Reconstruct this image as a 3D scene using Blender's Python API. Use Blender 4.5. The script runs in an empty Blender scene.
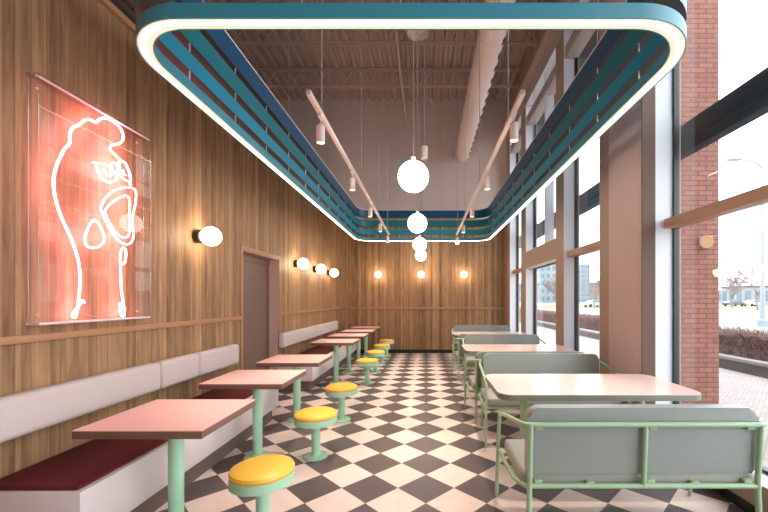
import bpy, bmesh, math, random
from mathutils import Vector, Matrix
random.seed(7)
PI = math.pi
S = bpy.context.scene
COL = S.collection
EYE = 1.45

# ------------------------------------------------------------------ helpers
def link(o, parent=None):
    COL.objects.link(o)
    if parent is not None:
        o.parent = parent
    return o

def obj(name, bm, mats, parent=None, smooth=35, kind=None, label=None):
    bmesh.ops.recalc_face_normals(bm, faces=bm.faces[:])
    me = bpy.data.meshes.new(name)
    bm.to_mesh(me); bm.free()
    if not isinstance(mats, (list, tuple)):
        mats = [mats]
    for m in mats:
        me.materials.append(m)
    if smooth:
        me.polygons.foreach_set('use_smooth', [True]*len(me.polygons))
        me.set_sharp_from_angle(angle=math.radians(smooth))
    o = bpy.data.objects.new(name, me)
    link(o, parent)
    if kind: o['kind'] = kind
    if label: o['label'] = label
    return o

def tag(o, label, cat, group=None):
    o['label'] = label; o['category'] = cat
    if group: o['group'] = group
    return o

def thing(name, label, cat, loc=(0, 0, 0), rz=0, group=None):
    o = bpy.data.objects.new(name, None)
    o.empty_display_size = 0.1
    o.location = loc; o.rotation_euler = (0, 0, rz)
    link(o)
    return tag(o, label, cat, group)

def dup(root, loc, rz=None, label=None):
    r = root.copy(); COL.objects.link(r); r.location = loc
    if rz is not None: r.rotation_euler = (0, 0, rz)
    if label: r['label'] = label
    for ch in list(root.children):
        c = ch.copy(); COL.objects.link(c); c.parent = r
        for g in list(ch.children):
            d = g.copy(); COL.objects.link(d); d.parent = c
    return r

def B():
    return bmesh.new()

def box(bm, x0, x1, y0, y1, z0, z1, bev=0, seg=2, mi=0):
    t = bmesh.new()
    bmesh.ops.create_cube(t, size=1)
    for v in t.verts:
        v.co = Vector((x0+(v.co.x+.5)*(x1-x0), y0+(v.co.y+.5)*(y1-y0), z0+(v.co.z+.5)*(z1-z0)))
    if bev:
        bmesh.ops.bevel(t, geom=t.edges[:], offset=bev, segments=seg, profile=.5, affect='EDGES')
    for f in t.faces: f.material_index = mi
    merge(bm, t)
    return bm

def merge(bm, t, M=None):
    mp = {}
    for v in t.verts:
        mp[v] = bm.verts.new(M @ v.co if M else v.co)
    for f in t.faces:
        try:
            nf = bm.faces.new([mp[v] for v in f.verts]); nf.material_index = f.material_index
        except ValueError:
            pass
    t.free()

def lathe(bm, prof, c=(0, 0, 0), n=32, axis='z', mi=0):
    """prof: list of (r, h) along the axis"""
    rings = []
    def P(r, a, h):
        if axis == 'z': v = (r*math.cos(a), r*math.sin(a), h)
        elif axis == 'x': v = (h, r*math.cos(a), r*math.sin(a))
        else: v = (r*math.cos(a), h, r*math.sin(a))
        return Vector(v)+Vector(c)
    for r, h in prof:
        if r < 1e-6: rings.append([bm.verts.new(P(0, 0, h))])
        else: rings.append([bm.verts.new(P(r, 2*PI*k/n, h)) for k in range(n)])
    for a, b in zip(rings, rings[1:]):
        for k in range(n):
            k2 = (k+1) % n
            if len(a) == 1 and len(b) == 1: continue
            if len(a) == 1: f = bm.faces.new((a[0], b[k], b[k2]))
            elif len(b) == 1: f = bm.faces.new((a[k], a[k2], b[0]))
            else: f = bm.faces.new((a[k], a[k2], b[k2], b[k]))
            f.material_index = mi
    return bm

def cyl(bm, c, r, h0, h1, n=24, axis='z', bev=0):
    if bev:
        p = [(0, h0), (r-bev, h0), (r, h0+bev), (r, h1-bev), (r-bev, h1), (0, h1)]
    else:
        p = [(0, h0), (r, h0), (r, h1), (0, h1)]
    return lathe(bm, p, c, n, axis)

def sphere(bm, c, r, n=32, m=18, sx=1, sy=1, sz=1):
    t = bmesh.new()
    bmesh.ops.create_uvsphere(t, u_segments=n, v_segments=m, radius=r)
    merge(bm, t, Matrix.Translation(c) @ Matrix.Diagonal((sx, sy, sz, 1)))
    return bm

def fillet(pts, rad, n=6):
    """round the inner corners of a polyline"""
    pts = [Vector(p) for p in pts]
    out = [pts[0]]
    for i in range(1, len(pts)-1):
        p, a, b = pts[i], pts[i-1], pts[i+1]
        r = rad[i] if isinstance(rad, dict) and i in rad else (rad if not isinstance(rad, dict) else .03)
        da, db = (a-p), (b-p)
        r1 = min(r, da.length*.49, db.length*.49)
        pa, pb = p+da.normalized()*r1, p+db.normalized()*r1
        for k in range(n+1):
            t = k/n
            out.append((1-t)**2*pa+2*t*(1-t)*p+t*t*pb)
    out.append(pts[-1])
    return out

def catmull(pts, n=6, closed=False):
    P = [Vector(p) for p in pts]
    out = []
    L = len(P)
    rng = range(L if closed else L-1)
    for i in rng:
        g = (lambda k: P[k % L]) if closed else (lambda k: P[max(0, min(L-1, k))])
        p0, p1, p2, p3 = g(i-1), g(i), g(i+1), g(i+2)
        for k in range(n):
            t = k/n
            out.append(.5*((2*p1)+(-p0+p2)*t+(2*p0-5*p1+4*p2-p3)*t*t+(-p0+3*p1-3*p2+p3)*t**3))
    if not closed: out.append(P[-1])
    return out

def tube(bm, pts, r, n=10, closed=False, cap=True, r1=None):
    pts = [Vector(p) for p in pts]
    q = [pts[0]]
    for p in pts[1:]:
        if (p-q[-1]).length > 1e-5: q.append(p)
    if closed and (q[0]-q[-1]).length < 1e-5: q.pop()
    pts = q; L = len(pts)
    if L < 2: return bm
    def tan(i):
        if closed: return (pts[(i+1) % L]-pts[(i-1) % L]).normalized()
        if i == 0: return (pts[1]-pts[0]).normalized()
        if i == L-1: return (pts[-1]-pts[-2]).normalized()
        return (pts[i+1]-pts[i-1]).normalized()
    t0 = tan(0)
    up = Vector((0, 0, 1)) if abs(t0.z) < .9 else Vector((1, 0, 0))
    u = t0.cross(up).normalized()
    rings = []
    for i in range(L):
        t = tan(i)
        u = (u-t*u.dot(t)).normalized()
        w = t.cross(u)
        rr = r if r1 is None else r+(r1-r)*i/(L-1)
        rings.append([bm.verts.new(pts[i]+u*rr*math.cos(2*PI*k/n)+w*rr*math.sin(2*PI*k/n)) for k in range(n)])
    m = L if closed else L-1
    for i in range(m):
        a, b = rings[i], rings[(i+1) % L]
        for k in range(n):
            bm.faces.new((a[k], a[(k+1) % n], b[(k+1) % n], b[k]))
    if cap and not closed:
        bm.faces.new(rings[0]); bm.faces.new(rings[-1][::-1])
    return bm

def rrect(x0, x1, y0, y1, r, n=8):
    out = []
    for cx, cy, a0 in ((x1-r, y1-r, 0), (x0+r, y1-r, PI/2), (x0+r, y0+r, PI), (x1-r, y0+r, 1.5*PI)):
        for k in range(n+1):
            a = a0+PI/2*k/n
            out.append((cx+r*math.cos(a), cy+r*math.sin(a)))
    return out

def slab(bm, loop, z0, z1, bev=0):
    t = bmesh.new()
    a = [t.verts.new((x, y, z0)) for x, y in loop]
    b = [t.verts.new((x, y, z1)) for x, y in loop]
    L = len(loop)
    t.faces.new(a[::-1]); t.faces.new(b)
    for k in range(L):
        t.faces.new((a[k], a[(k+1) % L], b[(k+1) % L], b[k]))
    if bev:
        es = [e for e in t.edges if abs(e.verts[0].co.z-e.verts[1].co.z) < 1e-6]
        bmesh.ops.bevel(t, geom=es, offset=bev, segments=3, profile=.5, affect='EDGES')
    merge(bm, t)
    return bm

def ring(bm, x0, x1, y0, y1, r, t, z0, z1, n=14):
    o = rrect(x0, x1, y0, y1, r, n); i = rrect(x0+t, x1-t, y0+t, y1-t, r-t, n)
    L = len(o)
    ob = [bm.verts.new((x, y, z0)) for x, y in o]; ot = [bm.verts.new((x, y, z1)) for x, y in o]
    ib = [bm.verts.new((x, y, z0)) for x, y in i]; it = [bm.verts.new((x, y, z1)) for x, y in i]
    for k in range(L):
        j = (k+1) % L
        bm.faces.new((ob[k], ob[j], ot[j], ot[k])); bm.faces.new((ib[k], it[k], it[j], ib[j]))
        bm.faces.new((ob[k], ib[k], ib[j], ob[j])); bm.faces.new((ot[k], ot[j], it[j], it[k]))
    return bm

# ------------------------------------------------------------------ materials
def lin(c):
    return tuple(((v/255)/12.92 if v/255 <= .04045 else ((v/255+.055)/1.055)**2.4) for v in c)

def mat(name, rgb, rough=.5, metal=0, spec=.5, noise=0, nscale=20, bump=0, bscale=60, coat=0):
    m = bpy.data.materials.new(name); m.use_nodes = True
    nt = m.node_tree; p = nt.nodes['Principled BSDF']
    c = lin(rgb)
    p.inputs['Base Color'].default_value = (*c, 1)
    p.inputs['Roughness'].default_value = rough
    p.inputs['Metallic'].default_value = metal
    p.inputs['Specular IOR Level'].default_value = spec
    if coat:
        p.inputs['Coat Weight'].default_value = coat; p.inputs['Coat Roughness'].default_value = .15
    tc = nt.nodes.new('ShaderNodeTexCoord')
    if noise:
        n = nt.nodes.new('ShaderNodeTexNoise'); n.inputs['Scale'].default_value = nscale; n.inputs['Detail'].default_value = 5
        nt.links.new(tc.outputs['Object'], n.inputs['Vector'])
        mx = nt.nodes.new('ShaderNodeMix'); mx.data_type = 'RGBA'
        mx.inputs['A'].default_value = (*[v*(1-noise) for v in c], 1)
        mx.inputs['B'].default_value = (*[min(1, v*(1+noise)) for v in c], 1)
        nt.links.new(n.outputs['Fac'], mx.inputs['Factor'])
        nt.links.new(mx.outputs['Result'], p.inputs['Base Color'])
    if bump:
        n2 = nt.nodes.new('ShaderNodeTexNoise'); n2.inputs['Scale'].default_value = bscale; n2.inputs['Detail'].default_value = 4
        nt.links.new(tc.outputs['Object'], n2.inputs['Vector'])
        b = nt.nodes.new('ShaderNodeBump'); b.inputs['Strength'].default_value = bump; b.inputs['Distance'].default_value = .01
        nt.links.new(n2.outputs['Fac'], b.inputs['Height']); nt.links.new(b.outputs['Normal'], p.inputs['Normal'])
    return m

def emis(name, rgb, strength, lum=None):
    m = bpy.data.materials.new(name); m.use_nodes = True
    nt = m.node_tree
    for n in list(nt.nodes):
        if n.type == 'BSDF_PRINCIPLED': nt.nodes.remove(n)
    e = nt.nodes.new('ShaderNodeEmission')
    e.inputs['Color'].default_value = (*rgb, 1); e.inputs['Strength'].default_value = strength
    nt.links.new(e.outputs[0], nt.nodes['Material Output'].inputs['Surface'])
    return m

def clear(name, tint=(1, 1, 1), ior=1.45, edge=0.0, rough=0.0):
    """thin clear sheet: see-through with a mirror share by angle"""
    m = bpy.data.materials.new(name); m.use_nodes = True
    nt = m.node_tree
    for n in list(nt.nodes):
        if n.type == 'BSDF_PRINCIPLED': nt.nodes.remove(n)
    tr = nt.nodes.new('ShaderNodeBsdfTransparent'); tr.inputs[0].default_value = (*tint, 1)
    gl = nt.nodes.new('ShaderNodeBsdfGlossy'); gl.inputs['Roughness'].default_value = rough
    lw = nt.nodes.new('ShaderNodeLayerWeight'); lw.inputs['Blend'].default_value = .5
    f0 = ((ior-1)/(ior+1))**2
    pw = nt.nodes.new('ShaderNodeMath'); pw.operation = 'POWER'; pw.inputs[1].default_value = 5
    nt.links.new(lw.outputs['Facing'], pw.inputs[0])
    fr = nt.nodes.new('ShaderNodeMath'); fr.operation = 'MULTIPLY_ADD'; fr.inputs[1].default_value = (1-f0)*.8; fr.inputs[2].default_value = f0
    nt.links.new(pw.outputs[0], fr.inputs[0])
    mx = nt.nodes.new('ShaderNodeMixShader')
    if edge:
        ad = nt.nodes.new('ShaderNodeMath'); ad.operation = 'ADD'; ad.inputs[1].default_value = edge; ad.use_clamp = True
        nt.links.new(fr.outputs[0], ad.inputs[0]); nt.links.new(ad.outputs[0], mx.inputs[0])
    else:
        nt.links.new(fr.outputs[0], mx.inputs[0])
    nt.links.new(tr.outputs[0], mx.inputs[1]); nt.links.new(gl.outputs[0], mx.inputs[2])
    nt.links.new(mx.outputs[0], nt.nodes['Material Output'].inputs['Surface'])
    return m

def N(nt, typ, **kw):
    n = nt.nodes.new(typ)
    for k, v in kw.items(): setattr(n, k, v)
    return n

def math_node(nt, op, a, b=None, clamp=False):
    n = N(nt, 'ShaderNodeMath', operation=op, use_clamp=clamp)
    for i, v in enumerate((a, b)):
        if v is None: continue
        if isinstance(v, (int, float)): n.inputs[i].default_value = v
        else: nt.links.new(v, n.inputs[i])
    return n.outputs[0]

def wood(name, axis, width=.088, dark=(102, 73, 50), light=(204, 160, 118)):
    m = bpy.data.materials.new(name); m.use_nodes = True
    nt = m.node_tree; p = nt.nodes['Principled BSDF']
    tc = N(nt, 'ShaderNodeTexCoord'); sp = N(nt, 'ShaderNodeSeparateXYZ')
    nt.links.new(tc.outputs['Object'], sp.inputs[0])
    u = sp.outputs['X' if axis == 'x' else 'Y']; z = sp.outputs['Z']
    q = math_node(nt, 'DIVIDE', u, width)
    fl = math_node(nt, 'FLOOR', q); fr = math_node(nt, 'FRACT', q)
    wn = N(nt, 'ShaderNodeTexWhiteNoise', noise_dimensions='1D'); nt.links.new(fl, wn.inputs['W'])
    # split some boards in two by a narrower batten
    q2 = math_node(nt, 'DIVIDE', u, width*.37); fl2 = math_node(nt, 'FLOOR', q2); fr2 = math_node(nt, 'FRACT', q2)
    wn2 = N(nt, 'ShaderNodeTexWhiteNoise', noise_dimensions='1D'); nt.links.new(fl2, wn2.inputs['W'])
    cb = N(nt, 'ShaderNodeCombineXYZ')
    off = math_node(nt, 'MULTIPLY', wn.outputs['Value'], 37)
    nt.links.new(math_node(nt, 'MULTIPLY', u, 26), cb.inputs[0]); nt.links.new(off, cb.inputs[1])
    nt.links.new(math_node(nt, 'MULTIPLY', z, 2.6), cb.inputs[2])
    ns = N(nt, 'ShaderNodeTexNoise'); ns.inputs['Scale'].default_value = 1.0; ns.inputs['Detail'].default_value = 6; ns.inputs['Distortion'].default_value = .6
    nt.links.new(cb.outputs[0], ns.inputs['Vector'])
    a = math_node(nt, 'MULTIPLY', wn.outputs['Value'], .34)
    b = math_node(nt, 'MULTIPLY', wn2.outputs['Value'], .26)
    c = math_node(nt, 'MULTIPLY', ns.outputs['Fac'], .85)
    t = math_node(nt, 'ADD', math_node(nt, 'ADD', a, b), c)
    t = math_node(nt, 'SUBTRACT', t, .27, clamp=True)
    g = math_node(nt, 'GREATER_THAN', fr, .045)
    g2 = math_node(nt, 'GREATER_THAN', fr2, .05)
    g2 = math_node(nt, 'ADD', math_node(nt, 'MULTIPLY', g2, .25), .75)
    gg = math_node(nt, 'MULTIPLY', math_node(nt, 'ADD', math_node(nt, 'MULTIPLY', g, .35), .65), g2)
    mx = N(nt, 'ShaderNodeMix', data_type='RGBA')
    mx.inputs['A'].default_value = (*lin(dark), 1); mx.inputs['B'].default_value = (*lin(light), 1)
    nt.links.new(t, mx.inputs['Factor'])
    vm = N(nt, 'ShaderNodeVectorMath', operation='SCALE')
    nt.links.new(mx.outputs['Result'], vm.inputs[0]); nt.links.new(gg, vm.inputs['Scale'])
    nt.links.new(vm.outputs[0], p.inputs['Base Color'])
    p.inputs['Roughness'].default_value = .55; p.inputs['Specular IOR Level'].default_value = .3
    bp = N(nt, 'ShaderNodeBump'); bp.inputs['Strength'].default_value = .35; bp.inputs['Distance'].default_value = .006
    nt.links.new(g, bp.inputs['Height']); nt.links.new(bp.outputs['Normal'], p.inputs['Normal'])
    return m

def checker():
    m = bpy.data.materials.new('checker_tiles'); m.use_nodes = True
    nt = m.node_tree; p = nt.nodes['Principled BSDF']
    D = .433
    tc = N(nt, 'ShaderNodeTexCoord'); sp = N(nt, 'ShaderNodeSeparateXYZ'); nt.links.new(tc.outputs['Object'], sp.inputs[0])
    X = math_node(nt, 'DIVIDE', sp.outputs['X'], D)
    Y = math_node(nt, 'DIVIDE', math_node(nt, 'SUBTRACT', sp.outputs['Y'], 2.638), D)
    U = math_node(nt, 'ADD', X, Y); V = math_node(nt, 'SUBTRACT', Y, X)
    fu, fv = math_node(nt, 'FLOOR', U), math_node(nt, 'FLOOR', V)
    s = math_node(nt, 'ADD', fu, fv)
    par = math_node(nt, 'FRACT', math_node(nt, 'MULTIPLY', math_node(nt, 'ADD', s, 1000), .5))  # 0 or .5
    par = math_node(nt, 'GREATER_THAN', par, .25)                 # 1 for odd sums -> light
    cb = N(nt, 'ShaderNodeCombineXYZ'); nt.links.new(fu, cb.inputs[0]); nt.links.new(fv, cb.inputs[1])
    wn = N(nt, 'ShaderNodeTexWhiteNoise', noise_dimensions='2D'); nt.links.new(cb.outputs[0], wn.inputs['Vector'])
    ns = N(nt, 'ShaderNodeTexNoise'); ns.inputs['Scale'].default_value = 9; ns.inputs['Detail'].default_value = 6
    nt.links.new(tc.outputs['Object'], ns.inputs['Vector'])
    mx = N(nt, 'ShaderNodeMix', data_type='RGBA')
    mx.inputs['A'].default_value = (*lin(DARK_TILE), 1); mx.inputs['B'].default_value = (*lin(LIGHT_TILE), 1)
    nt.links.new(par, mx.inputs['Factor'])
    k = math_node(nt, 'ADD', math_node(nt, 'MULTIPLY', wn.outputs['Value'], .10), math_node(nt, 'MULTIPLY', ns.outputs['Fac'], .25))
    k = math_node(nt, 'ADD', k, .84)
    # thin joint
    def edge(f):
        a = math_node(nt, 'FRACT', f)
        return math_node(nt, 'MINIMUM', a, math_node(nt, 'SUBTRACT', 1, a))
    jt = math_node(nt, 'GREATER_THAN', math_node(nt, 'MINIMUM', edge(U), edge(V)), .006)
    k = math_node(nt, 'MULTIPLY', k, math_node(nt, 'ADD', math_node(nt, 'MULTIPLY', jt, .3), .7))
    vm = N(nt, 'ShaderNodeVectorMath', operation='SCALE'); nt.links.new(mx.outputs['Result'], vm.inputs[0]); nt.links.new(k, vm.inputs['Scale'])
    nt.links.new(vm.outputs[0], p.inputs['Base Color'])
    nt.links.new(math_node(nt, 'ADD', math_node(nt, 'MULTIPLY', ns.outputs['Fac'], .2), .26), p.inputs['Roughness'])
    p.inputs['Specular IOR Level'].default_value = .45
    return m

def brick(name, c1, c2, mortar, scale=1, axis='wall'):
    m = bpy.data.materials.new(name); m.use_nodes = True
    nt = m.node_tree; p = nt.nodes['Principled BSDF']
    tc = N(nt, 'ShaderNodeTexCoord'); sp = N(nt, 'ShaderNodeSeparateXYZ'); nt.links.new(tc.outputs['Object'], sp.inputs[0])
    cb = N(nt, 'ShaderNodeCombineXYZ')
    if axis == 'wall':
        nt.links.new(math_node(nt, 'ADD', sp.outputs['X'], sp.outputs['Y']), cb.inputs[0]); nt.links.new(sp.outputs['Z'], cb.inputs[1])
    else:
        nt.links.new(math_node(nt, 'ADD', sp.outputs['X'], sp.outputs['Y']), cb.inputs[0])
        nt.links.new(math_node(nt, 'SUBTRACT', sp.outputs['Y'], sp.outputs['X']), cb.inputs[1])
    br = N(nt, 'ShaderNodeTexBrick')
    br.inputs['Color1'].default_value = (*lin(c1), 1); br.inputs['Color2'].default_value = (*lin(c2), 1); br.inputs['Mortar'].default_value = (*lin(mortar), 1)
    br.inputs['Scale'].default_value = 1/scale
    br.inputs['Mortar Size'].default_value = .008; br.inputs['Brick Width'].default_value = .23; br.inputs['Row Height'].default_value = .075
    nt.links.new(cb.outputs[0], br.inputs['Vector'])
    nt.links.new(br.outputs['Color'], p.inputs['Base Color'])
    p.inputs['Roughness'].default_value = .85
    bp = N(nt, 'ShaderNodeBump'); bp.invert = True; bp.inputs['Strength'].default_value = .5; bp.inputs['Distance'].default_value = .006
    nt.links.new(br.outputs['Fac'], bp.inputs['Height']); nt.links.new(bp.outputs['Normal'], p.inputs['Normal'])
    return m

DARK_TILE = (94, 82, 82); LIGHT_TILE = (220, 200, 190)
M = {}
M['wood_y'] = wood('oak_boards_side', 'y')
M['wood_x'] = wood('oak_boards_end', 'x')
M['rail'] = mat('oak_rail', (176, 128, 92), .5, noise=.12, nscale=6)
M['tile'] = checker()
M['black'] = mat('black_base', (28, 24, 24), .4)
M['plaster'] = mat('upper_plaster', (222, 202, 194), .8, noise=.04, nscale=3)
M['ceiling'] = mat('ceiling_paint', (176, 152, 140), .7, noise=.05, nscale=2)
M['steel'] = mat('joist_paint', (196, 172, 160), .6)
M['duct'] = mat('duct_paint', (235, 214, 204), .5, noise=.03, nscale=4)
M['slot'] = mat('duct_slot', (25, 22, 22), .6)
M['tan'] = mat('tan_wall_paint', (174, 150, 134), .6, noise=.03, nscale=4)
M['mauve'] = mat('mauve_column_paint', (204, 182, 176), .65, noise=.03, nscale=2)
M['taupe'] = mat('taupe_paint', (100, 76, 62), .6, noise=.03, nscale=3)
M['reveal'] = mat('skylit_reveal_metal', (226, 233, 242), .45, noise=.02, nscale=4)  # pale lining of the window returns; sky light is put into its blue-white
M['frame_dark'] = mat('dark_window_gasket', (38, 42, 48), .4)
M['bronze'] = mat('bronze_transom', (178, 140, 112), .45, noise=.04, nscale=6)
M['door'] = mat('mauve_brown_door', (118, 92, 82), .5, noise=.05, nscale=5)
M['jamb'] = mat('pink_jamb', (198, 160, 150), .6)
M['unlit_grey'] = mat('unlit_grey_header', (176, 168, 164), .6)  # upper window wall toned grey to paint in the missing warm lamplight
M['glass'] = clear('window_glass', (.97, .985, .98), 1.45)
M['acrylic'] = clear('clear_acrylic', (.985, .98, .98), 1.22)
M['acrylic_bar'] = mat('frosted_acrylic_bar', (240, 222, 222), .35)
M['acrylic_edge'] = clear('acrylic_edges', (.95, .86, .86), 1.5, edge=.35, rough=.25)
M['mint'] = mat('mint_powder_coat', (172, 216, 186), .4, noise=.02, nscale=8)
M['sage'] = mat('sage_green_frame', (166, 196, 160), .38, noise=.02, nscale=8)
M['yellow'] = mat('mustard_vinyl', (244, 190, 70), .42, noise=.04, nscale=12, bump=.05)
M['pink_top'] = mat('pink_laminate', (242, 198, 190), .38, noise=.02, nscale=14)
M['pink_white'] = mat('pale_pink_laminate', (240, 206, 198), .22, noise=.01, nscale=14)
M['top_edge'] = mat('brown_plywood_edge', (120, 86, 74), .5, noise=.12, nscale=30)
M['edge_pale'] = mat('grey_edge_band', (128, 132, 118), .35)
M['bench_white'] = mat('blush_white_laminate', (216, 200, 200), .5, noise=.02, nscale=4)
M['toe'] = mat('brown_toe_kick', (112, 92, 86), .6)
M['burgundy'] = mat('burgundy_velvet', (92, 8, 18), .8, noise=.25, nscale=22, bump=.15, bscale=120)
M['backrest'] = mat('blush_grey_fabric', (206, 188, 184), .85, noise=.05, nscale=90, bump=.12, bscale=300)
M['vinyl'] = mat('sage_grey_vinyl', (150, 158, 153), .42, noise=.04, nscale=30, bump=.03, bscale=200)
M['seat_vinyl'] = mat('lit_sage_grey_vinyl', (160, 160, 151), .45, noise=.04, nscale=30, bump=.03, bscale=200)  # same vinyl as the backs, lightened and warmed to paint in light on top
M['blade1'] = mat('navy_teal_metal', (0, 74, 112), .4)
M['blade2'] = mat('green_teal_metal', (0, 116, 132), .4)
M['blade3'] = mat('bright_teal_metal', (10, 138, 170), .4)
M['blade4'] = mat('blue_teal_metal', (62, 146, 168), .4)
M['channel'] = mat('dark_grey_channel', (78, 70, 70), .6)
M['cap'] = mat('white_cap', (225, 215, 210), .4)
M['white_metal'] = mat('white_metal', (232, 214, 206), .4)
M['dark_metal'] = mat('black_sconce_metal', (30, 24, 22), .4)
M['wire'] = mat('grey_cable', (170, 160, 155), .4)
M['led'] = emis('led_diffuser', (1, .82, .57), .64)
M['led_core'] = emis('led_core', (1, .86, .70), 8.0)
M['pin'] = mat('bright_steel_pin', (225, 225, 225), .3, metal=.6)
M['globe'] = emis('opal_globe', (1, .90, .78), 9.0)
M['sconce'] = emis('opal_sconce', (1, .76, .50), 15.0)
M['neon'] = emis('neon_tube', (1, .25, .34), 22.0)
M['lens'] = emis('spot_lens', (1, .8, .6), 4)
M['lens_hot'] = emis('spot_lens_bright', (1, .78, .52), 40)
M['porch'] = emis('porch_lamp', (1, .60, .34), .50)
M['brick'] = brick('red_brick', (146, 98, 86), (132, 86, 76), (98, 68, 62), scale=.85)
M['paving'] = brick('street_paving', (160, 152, 150), (154, 134, 130), (134, 126, 124), scale=1.0, axis='floor')
M['concrete'] = mat('pale_concrete', (140, 134, 130), .85, noise=.06, nscale=2)
M['curb_side'] = mat('dark_concrete', (78, 72, 72), .9, noise=.1, nscale=3)
M['road'] = mat('wet_road', (134, 142, 148), .5, noise=.04, nscale=.3)
M['verge'] = mat('winter_grass', (128, 120, 86), .95, noise=.15, nscale=.8)
M['twig'] = mat('hedge_twigs', (122, 94, 90), .9, noise=.35, nscale=9)
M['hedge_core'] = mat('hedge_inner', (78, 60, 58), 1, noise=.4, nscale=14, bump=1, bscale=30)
M['bark'] = mat('grey_bark', (128, 114, 110), .9, noise=.2, nscale=6)
M['beam'] = mat('black_beam', (26, 28, 34), .7, noise=.7, nscale=60, bump=.6, bscale=90)
M['pole'] = mat('galvanised_pole', (134, 140, 146), .45)
M['bld_white'] = mat('white_cladding', (140, 142, 145), .7)
M['bld_grey'] = mat('blue_grey_cladding', (118, 132, 142), .7)
M['bld_tan'] = mat('tan_cladding', (146, 122, 104), .8)
M['bld_pale'] = mat('pale_teal_cladding', (134, 146, 150), .7)
M['win_dark'] = mat('far_window_glass', (98, 112, 122), .2)
M['tyre'] = mat('tyre_rubber', (24, 24, 26), .8)
M['car_a'] = mat('dark_blue_car_paint', (70, 82, 98), .25, coat=.5)
M['car_b'] = mat('silver_car_paint', (170, 174, 178), .25, coat=.5)

W = 2.20          # inner plane of the window wall
GX = 2.39         # glass plane
LX = -2.35        # left wall face
BY = 10.1         # end wall face
CZ = 6.9          # ceiling
NY = -3.0         # wall behind the camera

# ------------------------------------------------------------------ setting
o = obj('floor', box(B(), -8, W+.02, NY, BY+.02, -.12, 0), M['tile'], kind='structure')

# corrugated ceiling with joists as its parts
bm = B(); P = .21; x = -8.0; prof = []
while x < W+.3:
    prof += [(x, CZ), (x+.08, CZ), (x+.105, CZ+.06), (x+.185, CZ+.06)]
    x += P
a = [bm.verts.new((px, NY-.1, pz)) for px, pz in prof]; b = [bm.verts.new((px, BY+.1, pz)) for px, pz in prof]
for k in range(len(prof)-1): bm.faces.new((a[k], a[k+1], b[k+1], b[k]))
ceil = obj('ceiling', bm, M['ceiling'], kind='structure', smooth=0)
for jy in (-1.6, -.1, 1.4, 2.9, 4.35, 5.8, 7.25, 8.72):
    bm = B()
    x0, x1 = -8, W+.1
    for s in (-.03, .03):
        box(bm, x0, x1, jy+s-.012, jy+s+.012, CZ-.05, CZ-.002)
        box(bm, x0, x1, jy+s-.012, jy+s+.012, 6.46, 6.50)
    x = x0; up = False
    while x < x1-.3:
        tube(bm, [(x, jy, CZ-.03 if up else 6.48), (x+.3, jy, 6.48 if up else CZ-.03)], .010, 6)
        up = not up; x += .3
    obj('ceiling_joist', bm, M['steel'], ceil)

# left partition, wood faced, with doorway
DY0, DY1, DZ = 4.73, 5.90, 2.10
bm = B()
for y0, y1, z0, z1 in ((NY, DY0, 0, 3.6), (DY1, BY, 0, 3.6), (DY0, DY1, DZ, 3.6)):
    box(bm, LX-.15, LX, y0, y1, z0, z1)
wl = obj('wall_left', bm, M['wood_y'], kind='structure', smooth=0)
obj('trim_1', box(B(), LX-.17, LX+.03, NY, BY, 3.6, 3.645), M['rail'], kind='structure')
bm = B()
box(bm, LX, LX+.02, NY, DY0-.04, 1.20, 1.245, .004); box(bm, LX, LX+.02, DY1+.04, BY, 1.20, 1.245, .004)
obj('trim_2', bm, M['rail'], kind='structure')
bm = B()
box(bm, LX-.15, LX+.012, DY0-.045, DY0, 0, DZ+.045); box(bm, LX-.15, LX+.012, DY1, DY1+.045, 0, DZ+.045)
box(bm, LX-.15, LX+.012, DY0, DY1, DZ, DZ+.045)
obj('trim_3', bm, M['rail'], kind='structure')
bm = B(); box(bm, LX-.15, LX-.003, DY1-.012, DY1, 0, DZ); box(bm, LX-.15, LX-.003, DY0, DY0+.012, 0, DZ); box(bm, LX-.15, LX-.003, DY0+.012, DY1-.012, DZ-.012, DZ)
d = obj('door_1', box(B(), LX-.20, LX-.155, DY0-.02, DY1+.02, .0, DZ-.1), M['door'], kind='structure')
obj('jamb_lining', bm, M['jamb'], d)
obj('door_header', box(B(), LX-.20, LX-.14, DY0+.012, DY1-.012, DZ-.1, DZ-.012), M['door'], d)
obj('baseboard_left', box(B(), LX, LX+.012, DY1+.05, BY, 0, .09), M['black'], kind='structure')

# end wall: plaster above, boards below
wb = obj('wall_back', box(B(), -8, W+.3, BY+.02, BY+.2, 0, CZ+.1), M['plaster'], kind='structure')
obj('wood_cladding', box(B(), LX, W, BY, BY+.02, 0, 3.60), M['wood_x'], wb, smooth=0)
obj('trim_4', box(B(), LX, W, BY-.03, BY+.02, 3.60, 3.645), M['rail'], kind='structure')
obj('trim_5', box(B(), LX+.02, W, BY-.02, BY, 1.20, 1.245, .004), M['rail'], kind='structure')
obj('baseboard_back', box(B(), LX+.02, W, BY-.015, BY, 0, .095), M['black'], kind='structure')
obj('trim_6', box(B(), W-.045, W, BY-.02, BY, .095, 3.6), M['rail'], kind='structure')

# unseen enclosure of the room
obj('wall_front', box(B(), -8, W+.3, NY-.2, NY, 0, CZ+.1), M['plaster'], kind='structure')
obj('wall_far_left', box(B(), -8.2, -8, NY, BY+.2, 0, CZ+.1), M['plaster'], kind='structure')

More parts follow.
